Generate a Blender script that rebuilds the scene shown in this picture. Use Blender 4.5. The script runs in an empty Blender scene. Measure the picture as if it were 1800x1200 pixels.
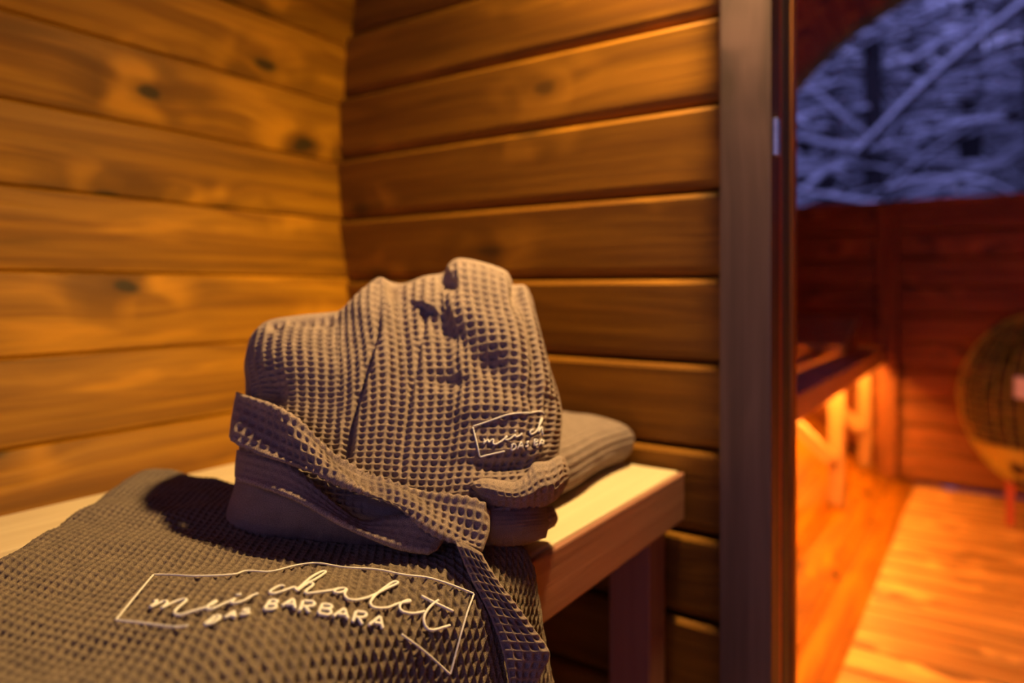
import bpy, bmesh, math, random
import numpy as np
from mathutils import Matrix, Vector

random.seed(7)
rng = np.random.default_rng(7)
scene = bpy.context.scene
COL = scene.collection

# ------------------------------------------------------------------ camera
CAMZ = 0.65                      # eye height over the deck
FPX = 1240.0                     # focal length in pixels of the 1800 x 1200 frame
TH = math.radians(34.27)         # camera turned left of the barrel axis (+y)
HOR = 510.0                      # horizon row
cam_d = bpy.data.cameras.new('camera')
cam = bpy.data.objects.new('camera', cam_d)
COL.objects.link(cam)
cam.location = (0, 0, CAMZ)
cam.rotation_euler = (math.pi / 2, 0, TH)
cam_d.sensor_width = 36.0
cam_d.lens = FPX / 1800 * 36.0
cam_d.shift_y = -(600 - HOR) / 1800
cam_d.clip_start = 0.02
cam_d.clip_end = 200
cam_d.dof.use_dof = True
cam_d.dof.focus_distance = 0.455
cam_d.dof.aperture_fstop = 2.8
scene.camera = cam

# ------------------------------------------------------------------ world, exposure
world = bpy.data.worlds.new('dusk')
scene.world = world
world.use_nodes = True
bg = world.node_tree.nodes['Background']
bg.inputs['Color'].default_value = (0.275, 0.265, 0.70, 1)
bg.inputs['Strength'].default_value = 1.1
vs = scene.view_settings
vs.view_transform = 'Standard'
vs.look = 'None'
vs.gamma = 1.0
vs.use_curve_mapping = False
vs.exposure = 0.0

LAMP_COL = (1.0, 0.66, 0.24)
LAMP_STRENGTH = 2600.0
LED_COL = (1.0, 0.34, 0.045)
LED_STRENGTH = 360.0
LAMP_POS = (-0.19, 0.668, 1.29)

SN, CS = math.sin(TH), math.cos(TH)
FW = np.array([-SN, CS, 0.0]); RT = np.array([CS, SN, 0.0]); UP = np.array([0, 0, 1.0])


def at(px, py, Z):
    """point that lies at depth Z (metres) in the measured direction"""
    px = np.asarray(px, float); py = np.asarray(py, float); Z = np.asarray(Z, float)
    u = (px - 900) / FPX; v = (HOR - py) / FPX
    return (np.array([0, 0, CAMZ]) + Z[..., None] * (FW + u[..., None] * RT + v[..., None] * UP))


def project(P):
    d = P - np.array([0, 0, CAMZ])
    Z = d @ FW
    return 900 + FPX * (d @ RT) / Z, HOR - FPX * d[..., 2] / Z, Z


# ------------------------------------------------------------------ barrel dimensions
XC, ZC, RB = 0.07, 0.84, 0.915   # centre and inner radius of the barrel
Y0, Y1 = -1.0, 2.93              # barrel ends
YP = 0.757                       # partition face
YE = 2.80                        # end wall face
BENCH_Z = 0.45
BENCH_X = -0.287                 # bench front edge


def circ_x(z):
    return math.sqrt(max(RB * RB - (z - ZC) ** 2, 0))


# ------------------------------------------------------------------ tagging helpers
def tag(o, label=None, cat=None, group=None, kind=None):
    if label: o['label'] = label
    if cat: o['category'] = cat
    if group: o['group'] = group
    if kind: o['kind'] = kind
    return o


def empty(name, loc=(0, 0, 0), parent=None):
    o = bpy.data.objects.new(name, None)
    o.empty_display_size = 0.05
    o.location = loc
    COL.objects.link(o)
    if parent: o.parent = parent
    return o


def link(name, me, mat, parent=None, M=None):
    o = bpy.data.objects.new(name, me)
    COL.objects.link(o)
    if mat is not None and not me.materials:
        me.materials.append(mat)
    if parent:
        o.parent = parent
        if M is not None:
            o.matrix_local = Matrix.Translation(-parent.location) @ M
        else:
            o.location = -parent.location
    elif M is not None:
        o.matrix_local = M
    return o


def me_from(verts, faces, smooth=False):
    me = bpy.data.meshes.new('mesh')
    me.from_pydata([tuple(map(float, v)) for v in verts], [], faces)
    me.update()
    if smooth:
        me.polygons.foreach_set('use_smooth', [True] * len(me.polygons))
    return me


def me_np(V, F, uv=None, smooth=True):
    """fast mesh from numpy quads"""
    V = np.ascontiguousarray(V, np.float32); F = np.ascontiguousarray(F, np.int32)
    me = bpy.data.meshes.new('mesh')
    n, k = F.shape
    me.vertices.add(len(V)); me.vertices.foreach_set('co', V.ravel())
    me.loops.add(n * k); me.loops.foreach_set('vertex_index', F.ravel())
    me.polygons.add(n)
    me.polygons.foreach_set('loop_start', np.arange(0, n * k, k, dtype=np.int32))
    me.polygons.foreach_set('loop_total', np.full(n, k, np.int32))
    me.polygons.foreach_set('use_smooth', np.full(n, smooth))
    if uv is not None:
        l = me.uv_layers.new(name='UVMap')
        l.data.foreach_set('uv', np.ascontiguousarray(uv[F.ravel()], np.float32).ravel())
    me.update(calc_edges=True)
    me.validate()
    return me


def grid_faces(ns, nt, off=0, flip=False):
    i, j = np.meshgrid(np.arange(ns - 1), np.arange(nt - 1), indexing='ij')
    a = (i * nt + j).ravel(); b = a + nt
    q = np.stack([a, b, b + 1, a + 1], 1)
    return (q[:, ::-1] if flip else q) + off


def tube(path, rad, n=8, cap=True):
    """verts, faces of a tube along a path; rad scalar or per point"""
    P = np.asarray(path, float); m = len(P)
    r = np.broadcast_to(np.asarray(rad, float), (m,))
    T = np.gradient(P, axis=0)
    T /= np.linalg.norm(T, axis=1)[:, None] + 1e-12
    ref = np.array([0.13, 0.21, 0.97])
    if abs(T[0] @ ref) > 0.92: ref = np.array([0.95, 0.1, 0.2])
    V = []; N = ref - (ref @ T[0]) * T[0]
    for i in range(m):
        N = N - (N @ T[i]) * T[i]; N /= np.linalg.norm(N) + 1e-12
        Bn = np.cross(T[i], N)
        for k in range(n):
            a = 2 * math.pi * k / n
            V.append(P[i] + r[i] * (math.cos(a) * N + math.sin(a) * Bn))
    F = []
    for i in range(m - 1):
        for k in range(n):
            k2 = (k + 1) % n
            F.append((i * n + k, i * n + k2, (i + 1) * n + k2, (i + 1) * n + k))
    if cap:
        F.append(tuple(range(n))[::-1]); F.append(tuple((m - 1) * n + k for k in range(n)))
    return V, F


class MB:
    def __init__(s): s.v = []; s.f = []
    def add(s, v, f):
        o = len(s.v); s.v += list(v); s.f += [tuple(i + o for i in q) for q in f]
        return s
    def mesh(s, smooth=False): return me_from(s.v, s.f, smooth)


def box(x0, x1, y0, y1, z0, z1, c=0.003):
    """bevelled box mesh"""
    bm = bmesh.new()
    bmesh.ops.create_cube(bm, size=1)
    for v in bm.verts:
        v.co = Vector(((x0 + x1) / 2 + v.co.x * (x1 - x0), (y0 + y1) / 2 + v.co.y * (y1 - y0), (z0 + z1) / 2 + v.co.z * (z1 - z0)))
    if c > 0:
        bmesh.ops.bevel(bm, geom=list(bm.edges), offset=c, segments=2, profile=0.6, affect='EDGES')
    me = bpy.data.meshes.new('mesh'); bm.to_mesh(me); bm.free()
    return me


def cbox(dx, dy, dz, c=0.003):
    return box(-dx / 2, dx / 2, -dy / 2, dy / 2, -dz / 2, dz / 2, c)


# ------------------------------------------------------------------ materials
def new_mat(name):
    m = bpy.data.materials.new(name); m.use_nodes = True
    nt = m.node_tree; nt.nodes.clear()
    out = nt.nodes.new('ShaderNodeOutputMaterial')
    b = nt.nodes.new('ShaderNodeBsdfPrincipled')
    nt.links.new(b.outputs[0], out.inputs[0])
    return m, nt, b, out


class NB:
    """tiny node builder"""
    def __init__(s, nt): s.nt = nt
    def n(s, t, **kw):
        o = s.nt.nodes.new(t)
        for k, v in kw.items(): setattr(o, k, v)
        return o
    def put(s, sock, v):
        if hasattr(v, 'node'): s.nt.links.new(v, sock)
        else: sock.default_value = v
    def math(s, op, a, b=None, c=None, clamp=False):
        o = s.n('ShaderNodeMath', operation=op, use_clamp=clamp)
        s.put(o.inputs[0], a)
        if b is not None: s.put(o.inputs[1], b)
        if c is not None: s.put(o.inputs[2], c)
        return o.outputs[0]
    def comb(s, x, y, z):
        o = s.n('ShaderNodeCombineXYZ')
        for i, v in enumerate((x, y, z)): s.put(o.inputs[i], v)
        return o.outputs[0]
    def noise(s, vec, scale=1.0, detail=3.0, rough=0.5, dist=0.0):
        o = s.n('ShaderNodeTexNoise')
        s.put(o.inputs['Vector'], vec); o.inputs['Scale'].default_value = scale
        o.inputs['Detail'].default_value = detail; o.inputs['Roughness'].default_value = rough
        o.inputs['Distortion'].default_value = dist
        return o.outputs[0]
    def smooth(s, v, lo, hi, a=0.0, b=1.0):
        o = s.n('ShaderNodeMapRange', interpolation_type='SMOOTHSTEP')
        s.put(o.inputs[0], v)
        for i, q in enumerate((lo, hi, a, b)): o.inputs[i + 1].default_value = q
        return o.outputs[0]
    def mix(s, f, a, b, mode='MIX'):
        o = s.n('ShaderNodeMix', data_type='RGBA', blend_type=mode)
        s.put(o.inputs[0], f)
        for i, v in ((6, a), (7, b)):
            if hasattr(v, 'node'): s.nt.links.new(v, o.inputs[i])
            else: o.inputs[i].default_value = (*v, 1)
        return o.outputs[2]
    def bump(s, h, strength, dist, normal=None):
        o = s.n('ShaderNodeBump'); s.put(o.inputs['Height'], h)
        o.inputs['Strength'].default_value = strength; o.inputs['Distance'].default_value = dist
        if normal is not None: s.nt.links.new(normal, o.inputs['Normal'])
        return o.outputs[0]


def wood(name, light, dark, knot, rough=0.45, knots=1.0, spec=0.4, tone=0.35, grain=1.0):
    """boards lie along local x, width along local y"""
    m, nt, b, out = new_mat(name); N = NB(nt)
    tc = N.n('ShaderNodeTexCoord'); sp = N.n('ShaderNodeSeparateXYZ'); nt.links.new(tc.outputs['Object'], sp.inputs[0])
    rnd = N.n('ShaderNodeObjectInfo').outputs['Random']
    x = N.math('MULTIPLY_ADD', rnd, 37.0, sp.outputs[0]); y = sp.outputs[1]; z = sp.outputs[2]
    r2 = N.math('MULTIPLY', rnd, 91.7)
    # knots
    vo = N.n('ShaderNodeTexVoronoi', voronoi_dimensions='2D', feature='F1')
    wob = N.noise(N.comb(N.math('MULTIPLY', x, 9), N.math('MULTIPLY', y, 25), r2), 1, 2)
    kx = N.math('MULTIPLY_ADD', wob, 0.16, N.math('MULTIPLY', x, 3.1))
    ky = N.math('MULTIPLY_ADD', wob, 0.12, N.math('MULTIPLY', y, 6.5))
    nt.links.new(N.comb(kx, N.math('ADD', ky, N.math('MULTIPLY', rnd, 7.3)), 0.0), vo.inputs['Vector'])
    vo.inputs['Scale'].default_value = 1.0
    d = vo.outputs['Distance']
    core = N.smooth(d, 0.030, 0.075, 1.0, 0.0)
    halo = N.smooth(d, 0.08, 0.36, 1.0, 0.0)
    # flowing grain, pushed aside around the knots
    warp = N.math('MULTIPLY', halo, 0.014 * knots)
    yw = N.math('ADD', y, warp)
    g1 = N.noise(N.comb(N.math('MULTIPLY', x, 1.6), N.math('MULTIPLY', yw, 55), N.math('MULTIPLY_ADD', z, 55, r2)), 1, 4, 0.6, 0.3)
    g2 = N.noise(N.comb(N.math('MULTIPLY', x, 6), N.math('MULTIPLY', yw, 260), N.math('MULTIPLY', z, 260)), 1, 2, 0.5)
    blot = N.noise(N.comb(N.math('MULTIPLY', x, 3.2), N.math('MULTIPLY', yw, 24), r2), 1, 3, 0.55, 0.4)
    gm = N.smooth(g1, 0.36, 0.68)
    gm = N.math('MULTIPLY', gm, grain)
    c = N.mix(gm, light, dark)
    c = N.mix(N.math('MULTIPLY', N.smooth(g2, 0.45, 0.75), 0.35), c, dark)
    # figure: paler and darker flecks
    pale = tuple(min(1, q * 1.7) for q in light); deep = tuple(q * 0.62 for q in dark)
    c = N.mix(N.math('MULTIPLY', N.smooth(blot, 0.52, 0.74), 0.7 * knots), c, pale)
    c = N.mix(N.math('MULTIPLY', N.smooth(blot, 0.48, 0.28), 0.7 * knots), c, deep)
    knot_sheen = N.math('MULTIPLY', N.smooth(d, 0.34, 0.14), N.smooth(N.noise(N.comb(N.math('MULTIPLY', x, 14), N.math('MULTIPLY', y, 14), r2), 1, 1), 0.45, 0.62))
    c = N.mix(N.math('MULTIPLY', knot_sheen, 0.75 * knots), c, pale)  # pale sheen near the knots, painted into the wood colour
    dark_fleck = N.math('MULTIPLY', N.smooth(d, 0.36, 0.16), N.smooth(N.noise(N.comb(N.math('MULTIPLY', x, 12), N.math('MULTIPLY', y, 13), N.math('ADD', r2, 5.0)), 1, 1), 0.5, 0.66))
    c = N.mix(N.math('MULTIPLY', dark_fleck, 0.75 * knots), c, deep)  # darker flecks around the knots
    # board to board tone
    hv = N.n('ShaderNodeHueSaturation'); nt.links.new(c, hv.inputs['Color'])
    nt.links.new(N.math('MULTIPLY_ADD', N.math('FRACT', N.math('MULTIPLY', rnd, 13.3)), tone, 1 - tone / 2), hv.inputs['Value'])
    c = hv.outputs[0]
    ring = N.smooth(d, 0.06, 0.15, 0.7, 0.0)
    c = N.mix(N.math('MULTIPLY', ring, 0.7 * knots), c, tuple(q * 0.6 for q in dark))
    c = N.mix(N.math('MULTIPLY', core, min(1, 0.92 * knots)), c, knot)
    nt.links.new(c, b.inputs['Base Color'])
    nt.links.new(N.math('MULTIPLY_ADD', g1, 0.25, rough - 0.1), b.inputs['Roughness'])
    b.inputs['Specular IOR Level'].default_value = spec
    h = N.math('MULTIPLY_ADD', g2, 0.35, g1)
    h = N.math('MULTIPLY_ADD', halo, 0.6, h)
    nt.links.new(N.bump(h, 0.35, 0.0016), b.inputs['Normal'])
    return m


def plain(name, col, rough=0.5, metal=0.0, spec=0.5, bump=0.0, scale=300):
    m, nt, b, out = new_mat(name); N = NB(nt)
    tc = N.n('ShaderNodeTexCoord')
    f = N.noise(tc.outputs['Object'], scale, 3)
    nt.links.new(N.mix(N.smooth(f, 0.3, 0.7), tuple(q * 0.85 for q in col), tuple(min(1, q * 1.1) for q in col)), b.inputs['Base Color'])
    b.inputs['Roughness'].default_value = rough; b.inputs['Metallic'].default_value = metal
    b.inputs['Specular IOR Level'].default_value = spec
    if bump: nt.links.new(N.bump(f, bump, 0.002), b.inputs['Normal'])
    return m


def emit(name, col, strength):
    m = bpy.data.materials.new(name); m.use_nodes = True
    nt = m.node_tree; nt.nodes.clear()
    out = nt.nodes.new('ShaderNodeOutputMaterial'); e = nt.nodes.new('ShaderNodeEmission')
    e.inputs[0].default_value = (*col, 1); e.inputs[1].default_value = strength
    nt.links.new(e.outputs[0], out.inputs[0])
    return m


def fabric(name, col, col2):
    """waffle yarn: uv is in metres on the cloth"""
    m, nt, b, out = new_mat(name); N = NB(nt)
    uv = N.n('ShaderNodeTexCoord').outputs['UV']
    sp = N.n('ShaderNodeSeparateXYZ'); nt.links.new(uv, sp.inputs[0])
    yx = N.math('SINE', N.math('MULTIPLY', sp.outputs[0], 6.2832 * 1400))
    yy = N.math('SINE', N.math('MULTIPLY', sp.outputs[1], 6.2832 * 1400))
    weave = N.math('MULTIPLY', yx, yy)
    fz = N.noise(uv, 1700, 3, 0.6)
    big = N.noise(uv, 60, 3, 0.5)
    c = N.mix(N.smooth(fz, 0.38, 0.62), tuple(q * 0.85 for q in col), col2)
    c = N.mix(N.math('MULTIPLY', N.smooth(big, 0.35, 0.7), 0.3), c, tuple(q * 0.72 for q in col))
    nt.links.new(c, b.inputs['Base Color'])
    b.inputs['Roughness'].default_value = 0.95
    b.inputs['Specular IOR Level'].default_value = 0.08
    b.inputs['Sheen Weight'].default_value = 0.0
    b.inputs['Sheen Roughness'].default_value = 0.5
    h = N.math('MULTIPLY_ADD', weave, 0.25, fz)
    nt.links.new(N.bump(h, 1.0, 0.0008), b.inputs['Normal'])
    return m


M_WALL = wood('stained_pine_wall', (0.34, 0.140, 0.005), (0.20, 0.072, 0.0025), (0.035, 0.02, 0.003), 0.48, 1.0, 0.15, 0.18)
M_PART = wood('stained_pine_partition', (0.25, 0.102, 0.007), (0.16, 0.058, 0.004), (0.05, 0.024, 0.005), 0.48, 0.7, 0.25, 0.14)
M_POST = wood('brown_post_wood', (0.135, 0.078, 0.072), (0.085, 0.048, 0.044), (0.05, 0.03, 0.02), 0.5, 0.5, 0.3, 0.1)
M_BENCH = wood('pale_aspen', (0.68, 0.54, 0.36), (0.60, 0.46, 0.29), (0.4, 0.25, 0.12), 0.5, 0.12, 0.3, 0.06, 0.7)
M_FASCIA = wood('aspen_leg', (0.62, 0.42, 0.24), (0.5, 0.32, 0.17), (0.3, 0.18, 0.08), 0.55, 0.2, 0.3, 0.08, 0.7)
M_REDWOOD = wood('red_brown_rail', (0.34, 0.15, 0.10), (0.25, 0.10, 0.065), (0.15, 0.06, 0.04), 0.5, 0.2, 0.35, 0.08, 0.7)
M_RAIL = wood('sauna_rail', (0.72, 0.44, 0.25), (0.6, 0.34, 0.18), (0.3, 0.15, 0.08), 0.5, 0.2, 0.3, 0.08)
M_SLEG = wood('sauna_leg', (0.42, 0.25, 0.11), (0.32, 0.18, 0.07), (0.2, 0.1, 0.04), 0.5, 0.2, 0.3, 0.08)
M_DECK = wood('pine_deck', (0.42, 0.235, 0.085), (0.28, 0.135, 0.04), (0.14, 0.07, 0.02), 0.5, 1.0, 0.3, 0.12)
M_SAUNA = wood('sauna_end_wall_pine', (0.27, 0.10, 0.025), (0.18, 0.06, 0.014), (0.06, 0.03, 0.01), 0.5, 0.8, 0.3, 0.15)
M_SBENCH = wood('bench_slat', (0.66, 0.50, 0.38), (0.54, 0.40, 0.28), (0.1, 0.05, 0.03), 0.28, 0.2, 0.6, 0.08)
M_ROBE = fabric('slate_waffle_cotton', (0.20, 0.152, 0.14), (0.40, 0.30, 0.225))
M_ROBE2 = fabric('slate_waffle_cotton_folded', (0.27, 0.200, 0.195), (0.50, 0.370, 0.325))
M_THREAD = plain('white_embroidery_thread', (0.80, 0.76, 0.78), 0.5, 0, 0.4, 0.3, 2500)
M_STEEL = plain('brushed_steel', (0.75, 0.75, 0.78), 0.28, 1.0)
M_SEAL = plain('dark_grey_rubber', (0.055, 0.05, 0.05), 0.6)
M_WIRE = plain('brass_wire', (0.60, 0.60, 0.12), 0.4, 0.2, 0.5)
M_STONE = plain('dark_stone', (0.075, 0.055, 0.045), 0.75, 0, 0.3, 0.8, 60)
M_RED = plain('rust_red_metal', (0.45, 0.09, 0.03), 0.5)
M_PLATE = plain('pale_plate', (0.8, 0.78, 0.85), 0.35)
M_SNOW = plain('snow', (0.80, 0.82, 0.88), 0.8, 0, 0.2, 0.4, 20)
M_BARK = plain('dark_bark', (0.05, 0.045, 0.05), 0.9, 0, 0.1, 0.6, 40)
M_NEEDLE = plain('dark_needles', (0.035, 0.045, 0.05), 0.9, 0, 0.1, 0.6, 30)
M_LAMP = emit('amber_lamp_glow', LAMP_COL, LAMP_STRENGTH)
M_LED = emit('amber_led_glow', LED_COL, LED_STRENGTH)
M_BLACK = plain('black_metal', (0.03, 0.03, 0.03), 0.5, 0.5)

# ------------------------------------------------------------------ the barrel shell
NST = 64
STEP = 2 * math.pi / NST
TST = 0.042


def stave_mesh(L, c=0.0028):
    wi = 2 * RB * math.tan(STEP / 2); wo = 2 * (RB + TST) * math.tan(STEP / 2)
    sec = [(-wo / 2, -TST), (wo / 2, -TST), (wi / 2 + 0.0002, -c), (wi / 2 - c, 0), (-wi / 2 + c, 0), (-wi / 2 - 0.0002, -c)]
    V = [(-L / 2, y, z) for y, z in sec] + [(L / 2, y, z) for y, z in sec]
    n = 6
    F = [tuple(range(n))[::-1], tuple(range(n, 2 * n))] + [(i, (i + 1) % n, n + (i + 1) % n, n + i) for i in range(n)]
    return me_from(V, F)


shell = {k: tag(empty(k), kind='structure') for k in ('wall_left', 'wall_right', 'ceiling', 'floor_shell')}
SM = stave_mesh(Y1 - Y0)
for k in range(NST):
    # angle from the -x direction, measured upwards; joints at 0.0098 + n * STEP
    a = 0.0098 + (k + 0.5) * STEP
    a = (a + math.pi) % (2 * math.pi) - math.pi
    nx, nz = math.cos(a), -math.sin(a)            # inward normal
    pos = Vector((XC - RB * math.cos(a), (Y0 + Y1) / 2, ZC + RB * math.sin(a)))
    X = Vector((0, 1, 0)); Zv = Vector((nx, 0, nz)); Yv = Zv.cross(X)
    Mx = Matrix.Translation(pos) @ Matrix((X, Yv, Zv)).transposed().to_4x4()
    if -0.95 < a < 0.75: par = 'wall_left'
    elif 0.75 <= a <= math.pi - 0.75: par = 'ceiling'
    elif -math.pi + 0.95 < a <= -0.95: par = 'floor_shell'
    else: par = 'wall_right'
    link('plank', SM, M_WALL, shell[par], Mx)


# ------------------------------------------------------------------ plank walls across the barrel
def plank_mesh(L, W, T, ct, cb, lap=0.0):
    """front +z, top +y; ct / cb chamfers of the top and bottom front edges"""
    h = W / 2
    sec = [(-h, -T), (h, -T), (h, -ct * 1.3), (h - ct * 0.3, -ct * 0.4), (h - ct, 0), (-h + cb * 1.6, -lap), (-h + cb * 0.5, -lap - cb * 0.35), (-h, -lap - cb * 1.2)]
    n = len(sec)
    V = [(-L / 2, y, z) for y, z in sec] + [(L / 2, y, z) for y, z in sec]
    F = [tuple(range(n))[::-1], tuple(range(n, 2 * n))] + [(i, (i + 1) % n, n + (i + 1) % n, n + i) for i in range(n)]
    return me_from(V, F)


def face_matrix(x, y, z, back=False):
    """local x -> world x, local z -> world -y (towards the camera)"""
    X = Vector((1, 0, 0)); Zv = Vector((0, -1, 0)); Yv = Zv.cross(X)
    return Matrix.Translation((x, y, z)) @ Matrix((X, Yv, Zv)).transposed().to_4x4()


POST_X0, POST_X1 = -0.2335, -0.181
DOOR_X1, DOOR_TOP = 0.41, 1.40
PITCH = 0.0951
part = tag(empty('wall_partition', (0, YP, 0)), kind='structure')
Z_TOP0 = 0.299 + CAMZ            # top of one measured board
for k in range(-9, 9):
    ztop = Z_TOP0 + k * PITCH
    zm = ztop - PITCH / 2
    hw = min(circ_x(zm - PITCH / 2), circ_x(zm + PITCH / 2)) + 0.028
    if circ_x(zm) < 0.15: continue
    xl, xr = XC - hw, XC + hw
    spans = [(xl, POST_X0 + 0.004), (DOOR_X1 + 0.05, xr)] if ztop - PITCH < DOOR_TOP else [(xl, xr)]
    for (a, b_) in spans:
        if b_ - a < 0.03: continue
        me = plank_mesh(b_ - a, PITCH - 0.0035, 0.03, 0.0055, 0.0075, 0.0050)
        link('board', me, M_PART, part, face_matrix((a + b_) / 2, YP, zm))
# dark backing between the boards so that the joints close
link('backing', box(XC - 0.9, POST_X0 + 0.002, YP + 0.026, YP + 0.034, 0.02, 1.5, 0), M_PART, part)

# unseen entrance wall behind the camera, added to limit the dusk fill through its opening
front = tag(empty('wall_front_added', (0, Y0, 0)), kind='structure')
for k in range(-9, 9):
    zm = Z_TOP0 + k * PITCH - PITCH / 2
    if circ_x(zm) < 0.15: continue
    hw = circ_x(zm) + 0.02
    for (a, b_) in ([(XC - hw, XC - 0.62), (XC + 0.62, XC + hw)] if zm < 1.6 else [(XC - hw, XC + hw)]):
        if b_ - a > 0.03: link('board', plank_mesh(b_ - a, PITCH - 0.001, 0.03, 0.004, 0.004), M_PART, front, face_matrix((a + b_) / 2, Y0 + 0.05, zm))

# door frame
jamb = tag(empty('door_1', (POST_X0, YP, 0)), kind='structure')
def up_board(name, x0, x1, y0, y1, z0, z1, mat, par, c=0.003):
    """upright piece, grain along z"""
    me = cbox(z1 - z0, x1 - x0, y1 - y0, c)
    X = Vector((0, 0, 1)); Yv = Vector((1, 0, 0)); Zv = X.cross(Yv)
    Mx = Matrix.Translation(((x0 + x1) / 2, (y0 + y1) / 2, (z0 + z1) / 2)) @ Matrix((X, Yv, Zv)).transposed().to_4x4()
    return link(name, me, mat, par, Mx)
def long_board(name, x0, x1, y0, y1, z0, z1, mat, par, c=0.003):
    """piece along y, face up"""
    me = cbox(y1 - y0, x1 - x0, z1 - z0, c)
    X = Vector((0, 1, 0)); Zv = Vector((0, 0, 1)); Yv = Zv.cross(X)
    Mx = Matrix.Translation(((x0 + x1) / 2, (y0 + y1) / 2, (z0 + z1) / 2)) @ Matrix((X, Yv, Zv)).transposed().to_4x4()
    return link(name, me, mat, par, Mx)
def cross_board(name, x0, x1, y0, y1, z0, z1, mat, par, c=0.003):
    me = cbox(x1 - x0, y1 - y0, z1 - z0, c)
    return link(name, me, mat, par, Matrix.Translation(((x0 + x1) / 2, (y0 + y1) / 2, (z0 + z1) / 2)))

up_board('jamb', POST_X0, POST_X1, 0.722, 0.757, 0.0, DOOR_TOP, M_POST, jamb)
up_board('rebate', POST_X0, POST_X1 - 0.002, 0.757, 0.772, 0.0, DOOR_TOP, M_RED, jamb, 0.001)
up_board('seal', POST_X0, POST_X1 - 0.001, 0.7725, 0.806, 0.0, DOOR_TOP, M_SEAL, jamb, 0.002)
up_board('stop', POST_X0, POST_X1 + 0.001, 0.8065, 0.828, 0.0, DOOR_TOP, M_SAUNA, jamb, 0.002)
up_board('jamb', DOOR_X1, DOOR_X1 + 0.054, 0.722, 0.828, 0.0, DOOR_TOP, M_POST, jamb)
cross_board('head', POST_X0, DOOR_X1 + 0.054, 0.722, 0.828, DOOR_TOP, DOOR_TOP + 0.05, M_POST, jamb)
link('strike_plate', box(POST_X1 - 0.001, POST_X1 + 0.004, 0.729, 0.741, 0.785, 0.822, 0.0005), M_STEEL, jamb)

# ------------------------------------------------------------------ deck
floor = tag(empty('floor', (0, 0, 0)), kind='structure')
DX0, DX1 = -0.215, 0.355
y = Y0 + 0.02; dm = None
while y + 0.085 < YE:
    if dm is None:
        dm = cbox(DX1 - DX0, 0.0835, 0.026, 0.004)
    link('floorboard', dm, M_DECK, floor, Matrix.Translation(((DX0 + DX1) / 2, y + 0.0433, -0.013)))
    y += 0.0925

# ------------------------------------------------------------------ end wall of the hot room and its window
endw = tag(empty('wall_end', (0, YE, 0)), kind='structure')
SILL = 0.958
zt = SILL - 0.012
while zt > 0.0:
    zb = zt - PITCH
    zm = (zt + zb) / 2
    hw = min(circ_x(max(zb, -0.05)), circ_x(zt)) + 0.03
    me = plank_mesh(2 * hw, PITCH - 0.004, 0.035, 0.0045, 0.005)
    link('board', me, M_SAUNA, endw, face_matrix(XC, YE, zm))
    zt = zb
link('backing', box(XC - 0.75, XC + 0.75, YE + 0.03, YE + 0.04, -0.02, SILL - 0.02, 0), M_SAUNA, endw)
cross_board('sill', XC - 0.93, XC + 0.93, YE - 0.006, YE + 0.04, SILL - 0.012, SILL + 0.006, M_SAUNA, endw)
up_board('stud', -0.334, -0.274, YE - 0.045, YE - 0.001, 0.0, SILL - 0.014, M_SAUNA, endw)

# half-moon pane
win = tag(empty('window_1', (XC, YE + 0.03, SILL)), kind='structure')
a0 = math.asin((SILL - ZC) / RB)
ring = [(XC - (RB + 0.01) * math.cos(t), ZC + (RB + 0.01) * math.sin(t)) for t in np.linspace(a0, math.pi - a0, 49)]
V = [(x, YE + 0.018, z) for x, z in ring] + [(x, YE + 0.024, z) for x, z in ring]
n = len(ring)
F = [tuple(range(n)), tuple(range(n, 2 * n))[::-1]] + [(i, (i + 1) % n, n + (i + 1) % n, n + i) for i in range(n)]
mg = bpy.data.materials.new('window_glass'); mg.use_nodes = True
nt = mg.node_tree; nt.nodes.clear(); N = NB(nt)
o_ = N.n('ShaderNodeOutputMaterial'); tr = N.n('ShaderNodeBsdfTransparent'); gl = N.n('ShaderNodeBsdfGlossy')
tr.inputs[0].default_value = (0.95, 0.96, 0.98, 1); gl.inputs['Roughness'].default_value = 0.02
fr = N.n('ShaderNodeFresnel'); fr.inputs[0].default_value = 1.3
mx = N.n('ShaderNodeMixShader'); nt.links.new(fr.outputs[0], mx.inputs[0]); nt.links.new(tr.outputs[0], mx.inputs[1]); nt.links.new(gl.outputs[0], mx.inputs[2])
nt.links.new(mx.outputs[0], o_.inputs[0])
link('pane', me_from(V, F), mg, win)

# ------------------------------------------------------------------ anteroom bench
bench = tag(empty('bench', (-0.5, 0.1, 0)), 'pale wooden slatted bench along the curved plank wall, under the robes', 'bench')
xs = [(-0.392, BENCH_X), (-0.505, -0.400), (-0.618, -0.513), (-0.728, -0.626)]
for i, (x0, x1) in enumerate(xs):
    th = 0.052 if i == 0 else 0.03
    long_board('slat', x0, x1, Y0 + 0.3, 0.751, BENCH_Z - th, BENCH_Z, M_BENCH, bench, 0.0035)
long_board('front_rail', BENCH_X, BENCH_X + 0.006, Y0 + 0.3, 0.751, BENCH_Z - 0.053, BENCH_Z - 0.0012, M_REDWOOD, bench, 0.002)  # thin red-brown strip over the pale slat's front face
for yy in (0.735, 0.1, -0.55):
    up_board('leg', -0.345, -0.297, yy - 0.042, yy, -0.03, BENCH_Z - 0.0525, M_REDWOOD, bench)
    cross_board('bearer', -0.70, -0.345, yy - 0.042, yy, BENCH_Z - 0.075, BENCH_Z - 0.0305, M_FASCIA, bench)

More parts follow.
